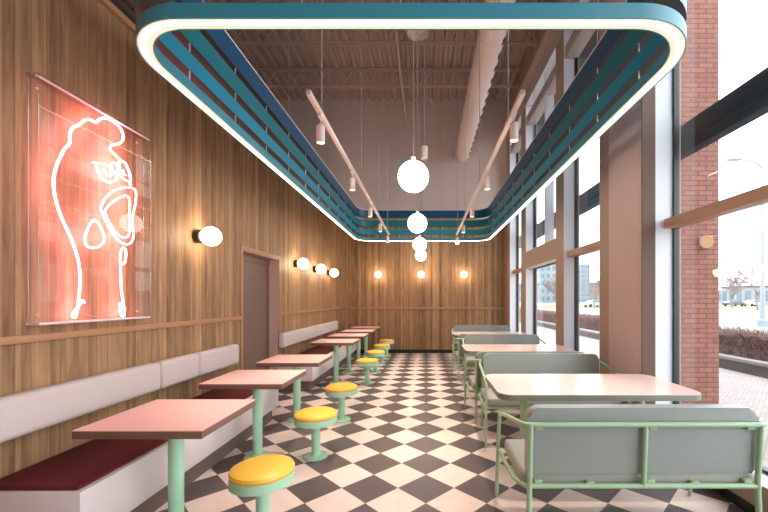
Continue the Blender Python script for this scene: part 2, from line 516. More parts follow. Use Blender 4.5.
# window wall: openings (far return, near edge)
TOP = 5.74; SILL = .23
OPEN = [('A', 8.57, 9.71), ('B', 6.27, 8.16), ('C', 4.69, 5.91), ('D', -2.6, 3.56)]
OX = GX+.06
bm = B()
piers = [(9.71, BY+.02), (8.16, 8.57), (5.91, 6.27), (3.56, 4.69), (NY, -2.6)]
for y0, y1 in piers: box(bm, W, OX, y0, y1, 0, TOP)
for _, y0, y1 in OPEN: box(bm, W, OX, y0, y1, 0, SILL)
box(bm, W, OX, NY, BY+.02, TOP, CZ+.1)
wr = obj('wall_right', bm, M['tan'], kind='structure', smooth=0)
obj('trim_7', box(B(), W-.14, W, NY, BY, 6.05, 6.16), M['tan'], kind='structure')
obj('spandrel_panel', box(B(), W, OX, 6.27, 8.16, 2.15, 2.50), M['tan'], wr)
obj('header_panel', box(B(), W-.006, W, NY, BY, TOP, 6.05), M['unlit_grey'], wr)  # thin sheet over the wall; its grey stands for absent lamp warmth
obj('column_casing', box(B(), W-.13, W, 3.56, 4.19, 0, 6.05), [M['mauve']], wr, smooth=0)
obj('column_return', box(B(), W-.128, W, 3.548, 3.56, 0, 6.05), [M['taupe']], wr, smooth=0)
bm = B(); box(bm, W-.012, W, NY, 3.55, 0, .07); box(bm, W-.012, W, 4.2, BY-.02, 0, .07)
obj('baseboard_right', bm, M['black'], kind='structure')

def window(i, y0, y1, z0, z1, transoms=(), mull=()):
    w = obj('window_%d' % i, B_frame(y0, y1, z0, z1, transoms, mull), M['frame_dark'], kind='structure')
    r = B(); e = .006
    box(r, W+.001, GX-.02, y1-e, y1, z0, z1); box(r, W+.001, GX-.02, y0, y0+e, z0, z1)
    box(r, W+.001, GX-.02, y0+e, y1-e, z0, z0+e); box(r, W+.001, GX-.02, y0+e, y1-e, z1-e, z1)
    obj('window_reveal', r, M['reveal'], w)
    for ym, dep in mull:
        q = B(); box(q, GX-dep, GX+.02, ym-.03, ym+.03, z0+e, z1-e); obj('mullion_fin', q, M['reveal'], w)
    cells = [z0]+[t for t, _, _ in transoms]+[z1]
    for t, h, xin in transoms:
        q = B(); box(q, xin, GX+.03, y0+e, y1-e, t-h/2, t+h/2, .004); obj('transom_bar', q, M['bronze'] if t < 3 else M['unlit_grey'], w)
    ys = [y0]+[m for m, _ in mull]+[y1]
    for a, b in zip(ys, ys[1:]):
        for c, dd in zip(cells, cells[1:]):
            q = B(); box(q, GX-.004, GX+.004, a+.02, b-.02, c+.02, dd-.02); obj('pane', q, M['glass'], w)
    return w

def B_frame(y0, y1, z0, z1, transoms, mull):
    f = B(); x0, x1, t = GX-.022, GX+.03, .03
    box(f, x0, x1, y1-t, y1-.002, z0, z1); box(f, x0, x1, y0+.002, y0+t, z0, z1)
    box(f, x0, x1, y0+t, y1-t, z0, z0+t); box(f, x0, x1, y0+t, y1-t, z1-t, z1)
    return f

hi = (5.40, .20, W+.02)
window(1, 8.57, 9.71, SILL, TOP, [(2.18, .09, W+.06), hi])
window(2, 6.27, 8.16, SILL, 2.15)
window(3, 6.27, 8.16, 2.50, TOP, [hi], [(6.99, .14)])
window(4, 4.69, 5.91, SILL, TOP, [(2.18, .09, W+.05), hi])
window(5, -2.6, 3.56, SILL, TOP, [(2.18, .09, W+.085), hi], [(.35, .14)])

# ------------------------------------------------------------------ left banquettes
def banquette(label, y0, y1, seams):
    t = thing('banquette', label, 'bench seat', (LX, y0, 0), group='wall banquettes')
    L = y1-y0; fx = -1.795-LX
    obj('seat_base', box(B(), .002, fx, 0, L, .165, .45, .004), M['bench_white'], t)
    obj('toe_kick', box(B(), .015, fx-.065, .03, L-.03, 0, .165), M['toe'], t)
    obj('seat_cushion', box(B(), .012, fx-.025, .015, L-.02, .45, .472, .010, 3), M['burgundy'], t)
    for a, b in zip(seams, seams[1:]):
        bm = box(B(), .003, .11, a-y0+.004, b-y0-.004, .685, .925, .038, 5)
        obj('backrest_cushion', bm, M['backrest'], t)
    return t
banquette('long near wall banquette, burgundy seat and blush backrest, under the pink neon sign', 1.92, 4.50, [1.45+.47, 3.15, 3.68, 4.46])
banquette('far wall banquette with burgundy seat and blush backrest, beyond the doorway', 5.85, 9.75, [5.72+.13, 7.6, 9.45])

# ------------------------------------------------------------------ left tables and stools
TY = [2.31, 3.425, 4.47, 6.42, 7.49, 8.56, 9.60]
ords_t = ['nearest the camera, against the front banquette', 'second from the front, beside the front banquette',
          'third from the front, standing before the doorway', 'fourth from the front, starting the far banquette',
          'fifth from the front, along the far banquette', 'sixth from the front, along the far banquette',
          'seventh and last, right by the wooden end wall']
ltop = 'small pink table on mint post, '
def left_table():
    t = thing('cafe_table', ltop+ords_t[0], 'table', group='small pink tables along the left banquettes')
    obj('tabletop', box(B(), -.35, .35, -.315, .315, .741, .745), M['pink_top'], t)
    obj('tabletop_edge', box(B(), -.35, .35, -.315, .315, .699, .741, .002), M['top_edge'], t)
    bm = cyl(B(), (0, 0, 0), .043, .012, .69); obj('column', bm, M['mint'], t)
    bm = lathe(B(), [(0, 0), (.115, 0), (.115, .006), (.105, .012), (.06, .016), (.05, .03), (0, .03)]); obj('base_plate', bm, M['mint'], t)
    obj('mounting_plate', box(B(), -.14, .14, -.14, .14, .69, .699), M['mint'], t)
    return t
lt = left_table()
for i, y in enumerate(TY):
    if i == 0: lt.location = (-1.56, y, 0)
    else: dup(lt, (-1.56, y, 0), label=ltop+ords_t[i])

ords_s = ['nearest the camera, beside the first pink table', 'second from the front, beside the second pink table',
          'third from the front, opposite the doorway', 'fourth from the front',
          'fifth from the front', 'sixth from the front, one before the last', 'seventh and farthest, next to the end wall']
sl = 'round yellow stool on mint pedestal, '
def stool():
    t = thing('pedestal_stool', sl+ords_s[0], 'stool', group='yellow pedestal stools')
    bm = lathe(B(), [(0, .372), (.180, .372), (.188, .382), (.191, .395), (.184, .410), (.155, .424), (.09, .433), (0, .436)], n=48)
    obj('seat_cushion', bm, M['yellow'], t)
    bm = lathe(B(), [(0, .316), (.176, .316), (.190, .322), (.190, .372), (.184, .376), (0, .376)], n=48)
    obj('seat_rim', bm, M['mint'], t)
    obj('column', cyl(B(), (0, 0, 0), .040, .012, .318), M['mint'], t)
    bm = lathe(B(), [(0, 0), (.108, 0), (.110, .008), (.104, .016), (.055, .022), (.046, .034), (0, .034)], n=40)
    obj('base_plate', bm, M['mint'], t)
    return t
st = stool()
SX = -1.02
for i, y in enumerate(TY):
    if i == 0: st.location = (SX, y, 0)
    else: dup(st, (SX, y, 0), label=sl+ords_s[i])

# ------------------------------------------------------------------ right tables
rl = 'large pale pink table, '
def right_table():
    t = thing('booth_table', rl+'the nearest of the three by the windows', 'table', group='large pale tables between the benches')
    lp = rrect(-.775, .775, -.39, .39, .11)
    obj('tabletop', slab(B(), lp, .741, .745), M['pink_white'], t)
    obj('edge_band', slab(B(), lp, .698, .741), M['edge_pale'], t)
    for s in (-.49, .49):
        c = obj('column', cyl(B(), (s, 0, 0), .037, .012, .69), M['sage'], t)
        bm = lathe(B(), [(0, 0), (.13, 0), (.13, .006), (.12, .012), (.05, .018), (.045, .03), (0, .03)], (s, 0, 0), 40)
        obj('base_plate', bm, M['sage'], t)
        obj('mounting_plate', box(B(), s-.13, s+.13, -.13, .13, .69, .698), M['sage'], t)
    return t
rt = right_table(); rt.location = (1.325, 3.14, 0)
dup(rt, (1.325, 5.50, 0), label=rl+'the middle one by the windows')
dup(rt, (1.325, 7.86, 0), label=rl+'the farthest of the three, near the end wall')

# ------------------------------------------------------------------ benches
def bench(label):
    t = thing('booth_bench', label, 'bench', group='sage tube frame benches by the windows')
    R = .0135; xr, xs = .65, .705
    # closed-in back: wrap-around top tube that becomes both arms and front legs
    for s in (-1, 1):
        path = fillet([(s*(xr-.03), -.012, .746), (s*(xr+.03), -.012, .746), (s*xs, .13, .728), (s*xs, .59, .632), (s*(xs+.008), .62, .33), (s*(xs+.012), .645, 0)],
                      {1: .05, 2: .09, 3: .06, 4: .05}, 7)
        obj('armrest_and_front_leg', tube(B(), path, R, 12), M['sage'], t)
        path = fillet([(s*(xr-.03), .010, .39), (s*(xr+.02), .010, .388), (s*xs, .12, .372), (s*(xs+.002), .60, .352)], {1: .04, 2: .07}, 6)
        obj('side_rail', tube(B(), path, R, 12), M['sage'], t)
        obj('rear_leg', tube(B(), fillet([(s*xr, -.014, .746), (s*xr, .010, .39), (s*(xr+.010), -.005, 0)], .06, 6), R+.002, 12), M['sage'], t)
    obj('top_rail', tube(B(), [(-xr, -.012, .746), (xr, -.012, .746)], R+.001, 12), M['sage'], t)
    obj('seat_rail', tube(B(), [(-xr, .010, .39), (xr, .010, .39)], R+.001, 12), M['sage'], t)
    obj('seat_rail', tube(B(), [(-xs, .52, .356), (xs, .52, .356)], R, 12), M['sage'], t)
    obj('centre_post', tube(B(), [(0, -.012, .746), (0, .010, .39)], R+.001, 12), M['sage'], t)
    for px, pz in ((-.60, .728), (.60, .728), (.045, .728), (-.60, .412), (.60, .412), (.045, .412), (-.3, .400), (.3, .400)):
        q = B(); yy = -.010+.022*(.746-pz)/.356
        box(q, px-.022, px+.022, yy-.002, yy+.028, pz-.012, pz+.012, .003); obj('fixing_tab', q, M['sage'], t)
    # cushions
    bm = slab(B(), [(x, z) for x, z in back_profile()], 0, .075, .018)
    for v in bm.verts:
        x, z, y = v.co.x, v.co.y, v.co.z
        v.co = Vector((x, .026+y-(z-.46)*.055, z))
    obj('backrest_cushion', bm, M['vinyl'], t)
    bm = B(); box(bm, -.685, .685, .04, .545, .362, .455, .028, 4)
    for v in bm.verts: v.co.z += (v.co.y-.04)*.02
    obj('seat_cushion', bm, M['seat_vinyl'], t)
    return t

def back_profile():
    x1, z0, z1 = .655, .452, .836
    out = []
    for cx, cz, a0, r in ((x1-.055, z1-.055, 0, .055), (-x1+.055, z1-.055, PI/2, .055), (-x1+.02, z0+.02, PI, .02), (x1-.02, z0+.02, 1.5*PI, .02)):
        for k in range(7):
            a = a0+PI/2*k/6
            out.append((cx+r*math.cos(a), cz+r*math.sin(a)))
    return out
bl = 'grey bench with sage green frame, '
bx = 1.24
bn = bench(bl+'nearest, seen from behind'); bn.location = (bx, 2.10, 0)
dup(bn, (bx+.065, 4.275, 0), PI, bl+'facing the camera behind the nearest pale table')
dup(bn, (bx, 4.335, 0), 0, bl+'second in line seen from behind')
dup(bn, (bx+.11, 6.63, 0), PI, bl+'facing the camera behind the middle pale table')
dup(bn, (bx, 6.69, 0), 0, bl+'facing the end wall at the farthest pale table')
dup(bn, (bx+.09, 8.98, 0), PI, bl+'the last, facing the camera before the end wall')

# ------------------------------------------------------------------ canopy light
cx0, cx1, cy0, cy1, cr = -1.705, 1.54, 1.892, 9.10, .43
can = thing('canopy_light', 'big rounded rectangular ring of teal blades with a glowing underside, hung over the room', 'ceiling light', ((cx0+cx1)/2, (cy0+cy1)/2, 2.9))
mx_, my_ = (cx0+cx1)/2, (cy0+cy1)/2
def cring(t, z0, z1, inset=0):
    return ring(B(), cx0-mx_+inset, cx1-mx_-inset, cy0-my_+inset, cy1-my_-inset, cr-inset, t, z0-2.9, z1-2.9)
for nm, z0, z1 in (('blade4', 2.905, 2.970), ('blade3', 3.042, 3.165), ('blade2', 3.235, 3.392), ('blade1', 3.452, 3.635)):
    bl_ = obj('blade', cring(.076 if nm == 'blade4' else .07, z0, z1), [M[nm], M['channel']], can)
    for f in bl_.data.polygons:
        if f.normal.z < -.9: f.material_index = 1
obj('top_cap', cring(.074, 3.635, 3.648, -.002), M['cap'], can)
obj('led_diffuser', cring(.070, 2.893, 2.905, .006), M['led'], can)
obj('led_core', cring(.028, 2.8915, 2.8935, .020), M['led_core'], can)
bm = ring(B(), cx0-mx_, cx1-mx_, cy0-my_, cy1-my_, cr, .006, -.009, .005)
ring(bm, cx0-mx_+.076, cx1-mx_-.076, cy0-my_+.076, cy1-my_-.076, cr-.076, .006, -.009, .005)
obj('diffuser_lip', bm, M['blade4'], can)
# hanging spacers and cables follow the ring
def along():
    L = []
    i = .061
    a, b = cx0+i, cx1-i; c, d = cy0+i, cy1-i
    y = cy0+cr+.25
    while y < cy1-cr:
        L.append((a, y)); L.append((b, y)); y += .62
    x = cx0+cr+.1
    while x < cx1-cr+.05:
        L.append((x, c)); L.append((x, d)); x += .52
    return L
for n_, (x, y) in enumerate(along()):
    obj('spacer_rod', cyl(B(), (x-mx_, y-my_, 0), .0045, 2.95-2.9, 3.47-2.9, 8), M['pin'], can)
    if n_ % 3 == 0: obj('suspension_cable', cyl(B(), (x-mx_, y-my_, 0), .003, 3.64-2.9, CZ-2.9, 6), M['wire'], can)

# ------------------------------------------------------------------ track lights
def track(x, label, cabs):
    y0, y1 = (2.70, 8.60)
    t = thing('track_rail', label, 'light track', (x, (y0+y1)/2, 2.97), group='pale light tracks')
    L = (y1-y0)/2
    bm = box(B(), -.018, .018, -L, L, -.016, .016, .002); obj('rail', bm, M['white_metal'], t)
    for c in cabs:
        y = c-(y0+y1)/2
        q = cyl(B(), (0, y, 0), .005, .016, CZ-2.97, 6); cyl(q, (0, y, 0), .012, .016, .04, 10)
        obj('suspension_cable', q, M['wire'], t)
    return t
track(-.86, 'pale track rail hung inside the canopy, the left one', (3.05, 4.9, 6.7, 8.3))
track(.71, 'pale track rail hung inside the canopy, the right one by the windows', (3.2, 4.9, 6.7, 8.3))
sp_lab = ['nearest', 'second', 'third', 'fourth', 'farthest']
def spot(x, y, side, k, hot=False):
    t = thing('track_spotlight', 'white cylinder spotlight, %s track, %s along it%s' % (side, sp_lab[k], ', shining bright' if hot else ''), 'spotlight', (x, y, 2.954), group='spotlights on the tracks')
    s = -.045 if side == 'left' else .045
    obj('adapter', box(B(), -.014, .014, -.04, .04, -.022, 0, .002), M['white_metal'], t)
    obj('stem', cyl(B(), (0, 0, 0), .006, -.085, -.02, 8), M['white_metal'], t)
    q = lathe(B(), [(0, -.078), (.026, -.078), (.034, -.088), (.034, -.222), (.030, -.222), (.030, -.214), (0, -.214)], n=24)
    obj('lamp_body', q, M['white_metal'], t)
    if hot: obj('lens', sphere(B(), (0, 0, -.198), .041, 20, 12), M['lens_hot'], t, label='bright lens')
    else: obj('lens', cyl(B(), (0, 0, 0), .028, -.2165, -.2145, 20), M['lens'], t)
    ld = bpy.data.lights.new('spot_beam', 'SPOT'); ld.energy = 75; ld.color = (1, .88, .74); ld.spot_size = 1.15; ld.spot_blend = .6; ld.shadow_soft_size = .03
    lo = bpy.data.objects.new('spot_beam', ld); COL.objects.link(lo); lo.parent = t; lo.location = (0, 0, -.23)
    return t
for k, y in enumerate((3.02, 4.32, 5.70, 6.95, 8.28)): spot(-.86, y, 'left', k)
for k, y in enumerate((2.98, 4.29, 5.71, 7.05, 8.42)): spot(.71, y, 'right', k, k == 4)

# ------------------------------------------------------------------ globe pendants
pd = ['the nearest and largest in view', 'second from the front', 'third from the front', 'the farthest, close to the end wall']
for k, (y, x) in enumerate(((3.45, -.118), (5.55, -.130), (7.66, -.130), (9.55, -.130))):
    t = thing('globe_pendant', 'glowing opal globe pendant on a thin cable, '+pd[k], 'pendant light', (x, y, 2.60), group='globe pendants down the middle')
    obj('globe', sphere(B(), (0, 0, 0), .143, 40, 24), M['globe'], t)
    obj('cap', cyl(B(), (0, 0, 0), .022, .146, .185, 16, bev=.003), M['white_metal'], t)
    q = cyl(B(), (0, 0, 0), .004, .18, CZ-2.61, 6); cyl(q, (.035, 0, 0), .002, .60, CZ-2.61, 6)
    tube(q, [(.035, 0, .60), (0, 0, .52)], .002, 6)
    obj('cable', q, M['wire'], t)

# ------------------------------------------------------------------ wall sconces
def sconce(x, y, ang, label, grp, z=2.10, r=.096):
    t = thing('globe_sconce', label, 'wall lamp', (x, y, z), ang, group=grp)
    q = lathe(B(), [(0, 0), (.066, 0), (.068, .004), (.068, .060), (.060, .068), (0, .068)], n=32, axis='x')
    obj('wall_mount', q, M['dark_metal'], t)
    obj('globe', sphere(B(), (.155, 0, 0), r, 36, 22), M['sconce'], t)
for y, lb in ((3.78, 'on the left wall between neon sign and doorway'), (6.62, 'on the left wall, first beyond the doorway'),
              (7.74, 'on the left wall, second beyond the doorway'), (8.84, 'on the left wall, last before the corner')):
    sconce(LX, y, 0, 'white globe sconce with black mount '+lb, 'sconces on the left wall')
for x, lb in ((-1.28, 'left'), (-.13, 'middle'), (1.02, 'right')):
    sconce(x, BY, -PI/2, 'white globe sconce on the wooden end wall, the %s one' % lb, 'sconces on the end wall', 2.135, .088)

# ------------------------------------------------------------------ ceiling services
t = thing('air_duct', 'pale round spiral air duct running under the ceiling', 'duct', (.985, 5, 5.42))
q = B(); cyl(q, (0, 0, 0), .205, -7.9, 5.08, 36, 'y')
for k in range(9):
    y = -7+k*1.5
    lathe(q, [(.205, y-.015), (.212, y-.012), (.212, y+.012), (.205, y+.015)], n=36, axis='y')
obj('duct_pipe', q, M['duct'], t)
for k in range(34):
    q = B()
    y = -6+k*.325
    a = -.62
    c = Vector((.206*math.cos(a), y, .206*math.sin(a)))
    tt = bmesh.new(); bmesh.ops.create_cube(tt, size=1)
    merge(q, tt, Matrix.Translation(c) @ Matrix.Rotation(-a, 4, 'Y') @ Matrix.Diagonal((.020, .11, .05, 1)))
    obj('air_slot', q, M['slot'], t)
q = B()
for y in (-5, -2, 1, 4): cyl(q, (0, y, 0), .005, .2, CZ-5.38, 6)
obj('hanger_rods', q, M['wire'], t)
q = cyl(B(), (0, 0, 0), .028, -8, 5.09, 12, 'y')
tag(obj('ceiling_pipe', q, M['steel']), 'thin pale pipe running the length of the ceiling above the pendants', 'pipe').location = (-.53, 5, 6.14)
for y in (-5, -1, 3): obj('pipe_hanger', cyl(B(), (0, y, 0), .005, .028, CZ-6.14, 6), M['wire'], bpy.data.objects['ceiling_pipe'])
t = thing('high_bay_lamp', 'round white dome lamp high under the ceiling', 'ceiling light', (-.145, 6.7, 6.28))
obj('shade', lathe(B(), [(.0, .13), (.05, .13), (.14, .09), (.19, .03), (.20, 0), (.193, 0), (.18, .03), (.13, .08), (0, .10)], n=32), M['white_metal'], t)
obj('stem', cyl(B(), (0, 0, 0), .012, .125, CZ-6.28, 10), M['white_metal'], t)
t = thing('cylinder_pendant', 'small white cylinder downlight on a cable above the nearest globe', 'pendant light', (-.02, 4.40, 3.13))
obj('lamp_body', lathe(B(), [(0, .15), (.030, .15), (.042, .135), (.042, 0), (.036, 0), (.036, .01), (0, .01)], n=24), M['white_metal'], t)
obj('cable', cyl(B(), (0, 0, 0), .003, .15, CZ-3.13, 6), M['wire'], t)

# ------------------------------------------------------------------ neon sign
NXP = -2.298
def px(x, y, X=NXP):
    Y = 370*(-X)/(426-x)
    return Vector((X, Y, EYE+(300-y)*Y/370))
nc = Vector((LX, 2.62, 1.30))
ns = thing('neon_sign', 'pink neon outline of a grumpy rooster head in a clear acrylic wall box', 'neon sign', nc)
def loc(p): return p-nc
y0, y1, z0, z1, dp = 2.17-nc.y, 3.06-nc.y, 0, 1.485, .078
obj('front_panel', box(B(), dp-.004, dp, y0, y1, z0, z1), M['acrylic'], ns)
obj('bottom_panel', box(B(), .004, dp-.0045, y0, y1, z0, z0+.014), M['acrylic_bar'], ns)
obj('top_panel', box(B(), .004, dp-.0045, y0, y1, z1-.010, z1), M['acrylic_edge'], ns)
obj('top_strip', box(B(), dp-.024, dp-.006, y0+.004, y1-.004, z1-.016, z1-.011), M['acrylic_bar'], ns)
for a in (y0, y1-.004): obj('side_panel', box(B(), .0165, dp-.0045, a, a+.004, z0+.006, z1-.006), M['acrylic'], ns)
q = B()
for yy in (y0+.002, y1-.002):
    for xx in (.014, dp-.002): box(q, xx-.0015, xx+.0015, yy-.0015, yy+.0015, z0, z1)
for zz in (z0+.003, z1-.003):
    for xx in (.014, dp-.002): box(q, xx-.0015, xx+.0015, y0, y1, zz-.0015, zz+.0015)
obj('edge_line', q, M['acrylic_edge'], ns)
q = B()
for yy in (y0+.06, y1-.06):
    for zz in (.06, z1-.06): cyl(q, (0, yy, zz), .006, 0.001, .012, 12, 'x')
obj('standoffs', q, M['white_metal'], ns)
lines = {
 'head_outline': ([(84, 303), (82.5, 300.5), (80.6, 303), (72.5+.5, 314), (73.5, 317.6), (76, 316), (77.5, 308), (79.6, 290), (80.2, 278), (78.6, 262.5), (75.3, 250), (70, 236), (62.5, 220), (57.2, 205), (54, 191), (53.8, 177), (57.7, 162.6), (64.5, 149), (69.6, 143), (69.9, 134.5), (72.6, 128), (79.2, 124.8), (85, 120), (90, 119.6), (95.6, 122), (101.4, 118.3), (107, 118.6), (112.6, 121.3), (119, 126.5), (122.4, 133), (122.9, 139), (119.5, 143.4), (112.5, 145), (109.6, 148.3), (113, 152.7), (120.6, 160.3), (125, 163), (128, 169.5), (130.3, 177), (130.1, 185)], False),
 'beak_outline': ([(100.8, 209.2), (102.6, 203), (106, 197.4), (112.5, 191.5), (119.5, 188.5), (127.5, 187.4), (134, 189), (136, 194), (135.4, 203), (133.6, 212), (131.8, 220), (133, 229), (133.3, 237.5), (130.5, 242.8), (126, 244.3), (119.5, 241.2), (112.5, 233.5), (106.5, 223), (102.6, 214)], True),
 'beak_inner': ([(105.9, 209), (111, 203.4), (118.3, 198.2), (124, 195.8), (128, 196.6), (129.8, 202), (129.4, 211.4), (130, 221.6), (129.3, 233), (126.5, 237.2), (121.5, 237.3), (115.4, 231.9), (109.5, 223), (105.4, 213)], True),
 'eye': ([(92.7, 162.4), (100, 163.6), (108.5, 165.8), (111, 170), (113.5, 173), (117, 171.5), (117.2, 166), (114, 162.6), (111.2, 164.6), (112, 169), (116, 174), (116.6, 179), (110.5, 182.3), (103.5, 179.8), (98.4, 173), (96.2, 165)], False),
 'eye_pupil': ([(105, 168.5), (106.6, 174), (110.4, 175.6), (112, 172)], False),
 'eye.b': ([(119, 161), (119.6, 170), (121.8, 177.6), (128.9, 181.6)], False),
 'eye_pupil.b': ([(122.8, 170), (123.8, 174.2), (126, 175)], False),
 'cheek': ([(94.4, 220), (90.5, 223.6), (87.2, 230), (84.7, 238.5), (86.6, 245.6), (93.4, 248), (100.8, 245.2), (104.5, 239.4), (102.8, 232), (98.8, 224)], True),
 'wattle': ([(123.5, 247.4), (120.8, 252), (120.3, 259), (122, 264.2), (124.8, 262.5), (126, 255), (125.6, 250)], True),
 'neck_line': ([(120.4, 262.5), (120.6, 272), (121, 283), (122.3, 297), (124.3, 311), (122.9, 316.4), (120.4, 312.5), (119.7, 303)], False),
}
for nm, (pts, cl) in lines.items():
    thick = .0065 if nm in ('head_outline', 'neck_line') else .0052
    P3 = catmull([loc(px(*p)) for p in pts], 6, cl)
    obj('neon_tube', tube(B(), P3, thick, 10, closed=cl), M['neon'], ns)
q = B()
for p in ((79, 308), (122.5, 306), (57, 165), (113, 122), (131, 215), (96, 247)):
    a = loc(px(*p)); tube(q, [(.016, a.y, a.z), (a.x, a.y, a.z)], .004, 8)
obj('tube_supports', q, M['wire'], ns)
q = B()
tube(q, catmull([loc(px(*p, X=NXP-.02)) for p in ((78, 311), (88, 315), (100, 316.6), (112, 314.5), (121, 309))], 5), .0018, 6)
tube(q, catmull([loc(px(*p, X=NXP-.02)) for p in ((103, 241), (108, 249), (114, 257), (120, 262))], 5), .0018, 6)
obj('supply_wire', q, M['wire'], ns)

# ------------------------------------------------------------------ outdoors
o = obj('paving', box(B(), OX, 6.3, -6, 120, -.12, 0), M['paving'], kind='structure')
o = obj('road', box(B(), 8.1, 300, -20, 400, -.30, -.05), M['road'], kind='structure')
o = obj('verge', box(B(), 20, 300, 66, 110, -.05, .0), M['verge'], kind='structure')
t = thing('planter_wall', 'low concrete planter curb with pale coping along the pavement', 'low wall', (6.3, 15, 0))
obj('wall', box(B(), .02, .20, -19, 45, -.1, .20), M['curb_side'], t)
obj('coping', box(B(), 0, .22, -19, 45, .20, .27, .008), M['concrete'], t)

L0, L1 = 2.0, 40.0
hd = thing('hedge', 'brown leafless clipped hedge in the planter outside the windows', 'hedge', (6.64, 0, .1))
bm = B(); nx, ny, nz = 6, 260, 4
def hp(i, j, k):
    return Vector((.16+.85*i/nx+random.uniform(-.05, .05), L0+(L1-L0)*j/ny+random.uniform(-.05, .05), .60*k/nz+(random.uniform(-.05, .04) if k else -.1)))
g = {}
for j in range(ny+1):
    ringv = [(0, k) for k in range(nz+1)]+[(i, nz) for i in range(1, nx+1)]+[(nx, k) for k in range(nz-1, -1, -1)]
    g[j] = [bm.verts.new(hp(i, j, k)) for i, k in ringv]
for j in range(ny):
    for a in range(len(g[j])-1): bm.faces.new((g[j][a], g[j][a+1], g[j+1][a+1], g[j+1][a]))
bm.faces.new(g[0]); bm.faces.new(g[ny])
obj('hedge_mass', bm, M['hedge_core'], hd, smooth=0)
bm = B()
for k in range(26000):
    y = L0+(L1-L0)*random.random()**1.5
    if random.random() < .5: x, z = random.uniform(.04, .22), random.uniform(.05, .62)
    else: x, z = random.uniform(.04, 1.1), random.uniform(.5, .66)
    d_ = Vector((random.uniform(-.7, .4), random.uniform(-.6, .6), random.uniform(.1, 1))).normalized()*random.uniform(.06, .17)
    w_ = .003+.0004*y
    s_ = d_.cross(Vector((random.random(), random.random(), .1))).normalized()*w_
    u_ = d_.cross(s_).normalized()*w_
    p = Vector((x, y, z)); e_ = p+d_
    v = [bm.verts.new(p+s_), bm.verts.new(p-s_*.5+u_), bm.verts.new(p-s_*.5-u_), bm.verts.new(e_)]
    for i3 in ((0, 1, 3), (1, 2, 3), (2, 0, 3)): bm.faces.new([v[i] for i in i3])
obj('hedge_twigs', bm, M['twig'], hd, smooth=0, kind='stuff')

bm = box(B(), 0, .95, 0, .95, 0, 8.5)
t = obj('brick_pier', bm, M['brick'], smooth=0); t.location = (2.85, 4.8, 0)
tag(t, 'tall square red brick pier outside the big right window', 'pillar')
t = thing('porch_lamp', 'small warm half-round lamp on the brick pier outside', 'wall lamp', (3.60, 4.8, 2.20))
obj('back_plate', box(B(), -.07, .07, -.012, 0, -.07, .07, .004), M['pole'], t)
q = B(); sphere(q, (0, 0, 0), .085, 24, 16)
for v in q.verts:
    if v.co.x < -.06: v.co.x = -.06
    v.co.y = v.co.y*.6-.055
obj('shade', q, M['porch'], t)
bm = box(B(), 0, .12, 0, 17, 0, .30, .01)
t = obj('awning_beam', bm, M['beam']); t.location = (2.63, -4.5, 2.95)
tag(t, 'black rough steel beam running past the outside of the windows', 'beam')
t = thing('awning', 'dark flat awning high outside over the windows', 'awning', (2.452, 3, 5.32))
obj('awning_deck', box(B(), 0, .37, -5, 9, 0, .12, .01), M['beam'], t)
obj('awning_fascia', box(B(), .37, .39, -5, 9, -.03, .14), M['frame_dark'], t)

# lamp post
t = thing('lamp_post', 'tall pale grey street lamp post beyond the hedge', 'street lamp', (19.1, 21, -.05))
obj('pole', tube(B(), [(0, 0, .35), (0, 0, 9)], .12, 14, r1=.07), M['pole'], t)
obj('base', lathe(B(), [(0, 0), (.26, 0), (.26, .35), (.16, .42), (0, .42)], n=20), M['pole'], t)
obj('lamp_arm', tube(B(), catmull([(0, 0, 8.9), (-.4, 0, 9.3), (-1.4, 0, 9.5)], 5), .05, 8), M['pole'], t)
obj('lamp_head', box(B(), -2.0, -1.3, -.15, .15, 9.42, 9.54, .03), M['pole'], t)

# bare trees
def tree(x, y, h, label, seed):
    rnd = random.Random(seed)
    t = thing('bare_tree', label, 'tree', (x, y, 0), group='bare winter trees across the road')
    tr, br = B(), B()
    def grow(p, d, L, r, lv):
        e = p+d*L
        mid = (p+e)/2+Vector((rnd.uniform(-1, 1), rnd.uniform(-1, 1), 0))*L*.06
        tube(tr if lv == 0 else br, [p, mid, e], r, 6 if lv < 2 else 4, r1=r*.62, cap=False)
        if lv >= 5: return
        for _ in range(3 if lv else 6):
            a = rnd.uniform(0, 2*PI); s = rnd.uniform(.5, 1.1)
            nd = (d+Vector((math.cos(a)*s, math.sin(a)*s, rnd.uniform(0, .3)))).normalized()
            st_ = p+(e-p)*rnd.uniform(.55, 1) if lv else e-d*L*rnd.uniform(0, .35)
            grow(st_, nd, L*rnd.uniform(.62, .85), max(r*.5, .018), lv+1)
    grow(Vector((0, 0, -.05)), Vector((0, 0, 1)), h*.26, h*.014, 0)
    obj('trunk', tr, M['bark'], t); obj('branches', br, M['bark'], t)
tree(46.6, 52, 10, 'bare tree at the right edge behind the lamp post', 3)
tree(66, 80, 10, 'bare tree left of the white building across the road', 5)
tree(58, 70, 9, 'smaller bare tree next to the brick pier, across the road', 8)
tree(30, 66, 9, 'bare tree seen through the window right of the tan post', 11)
tree(20.5, 58, 7, 'bare tree seen through the low window under the tan band', 12)

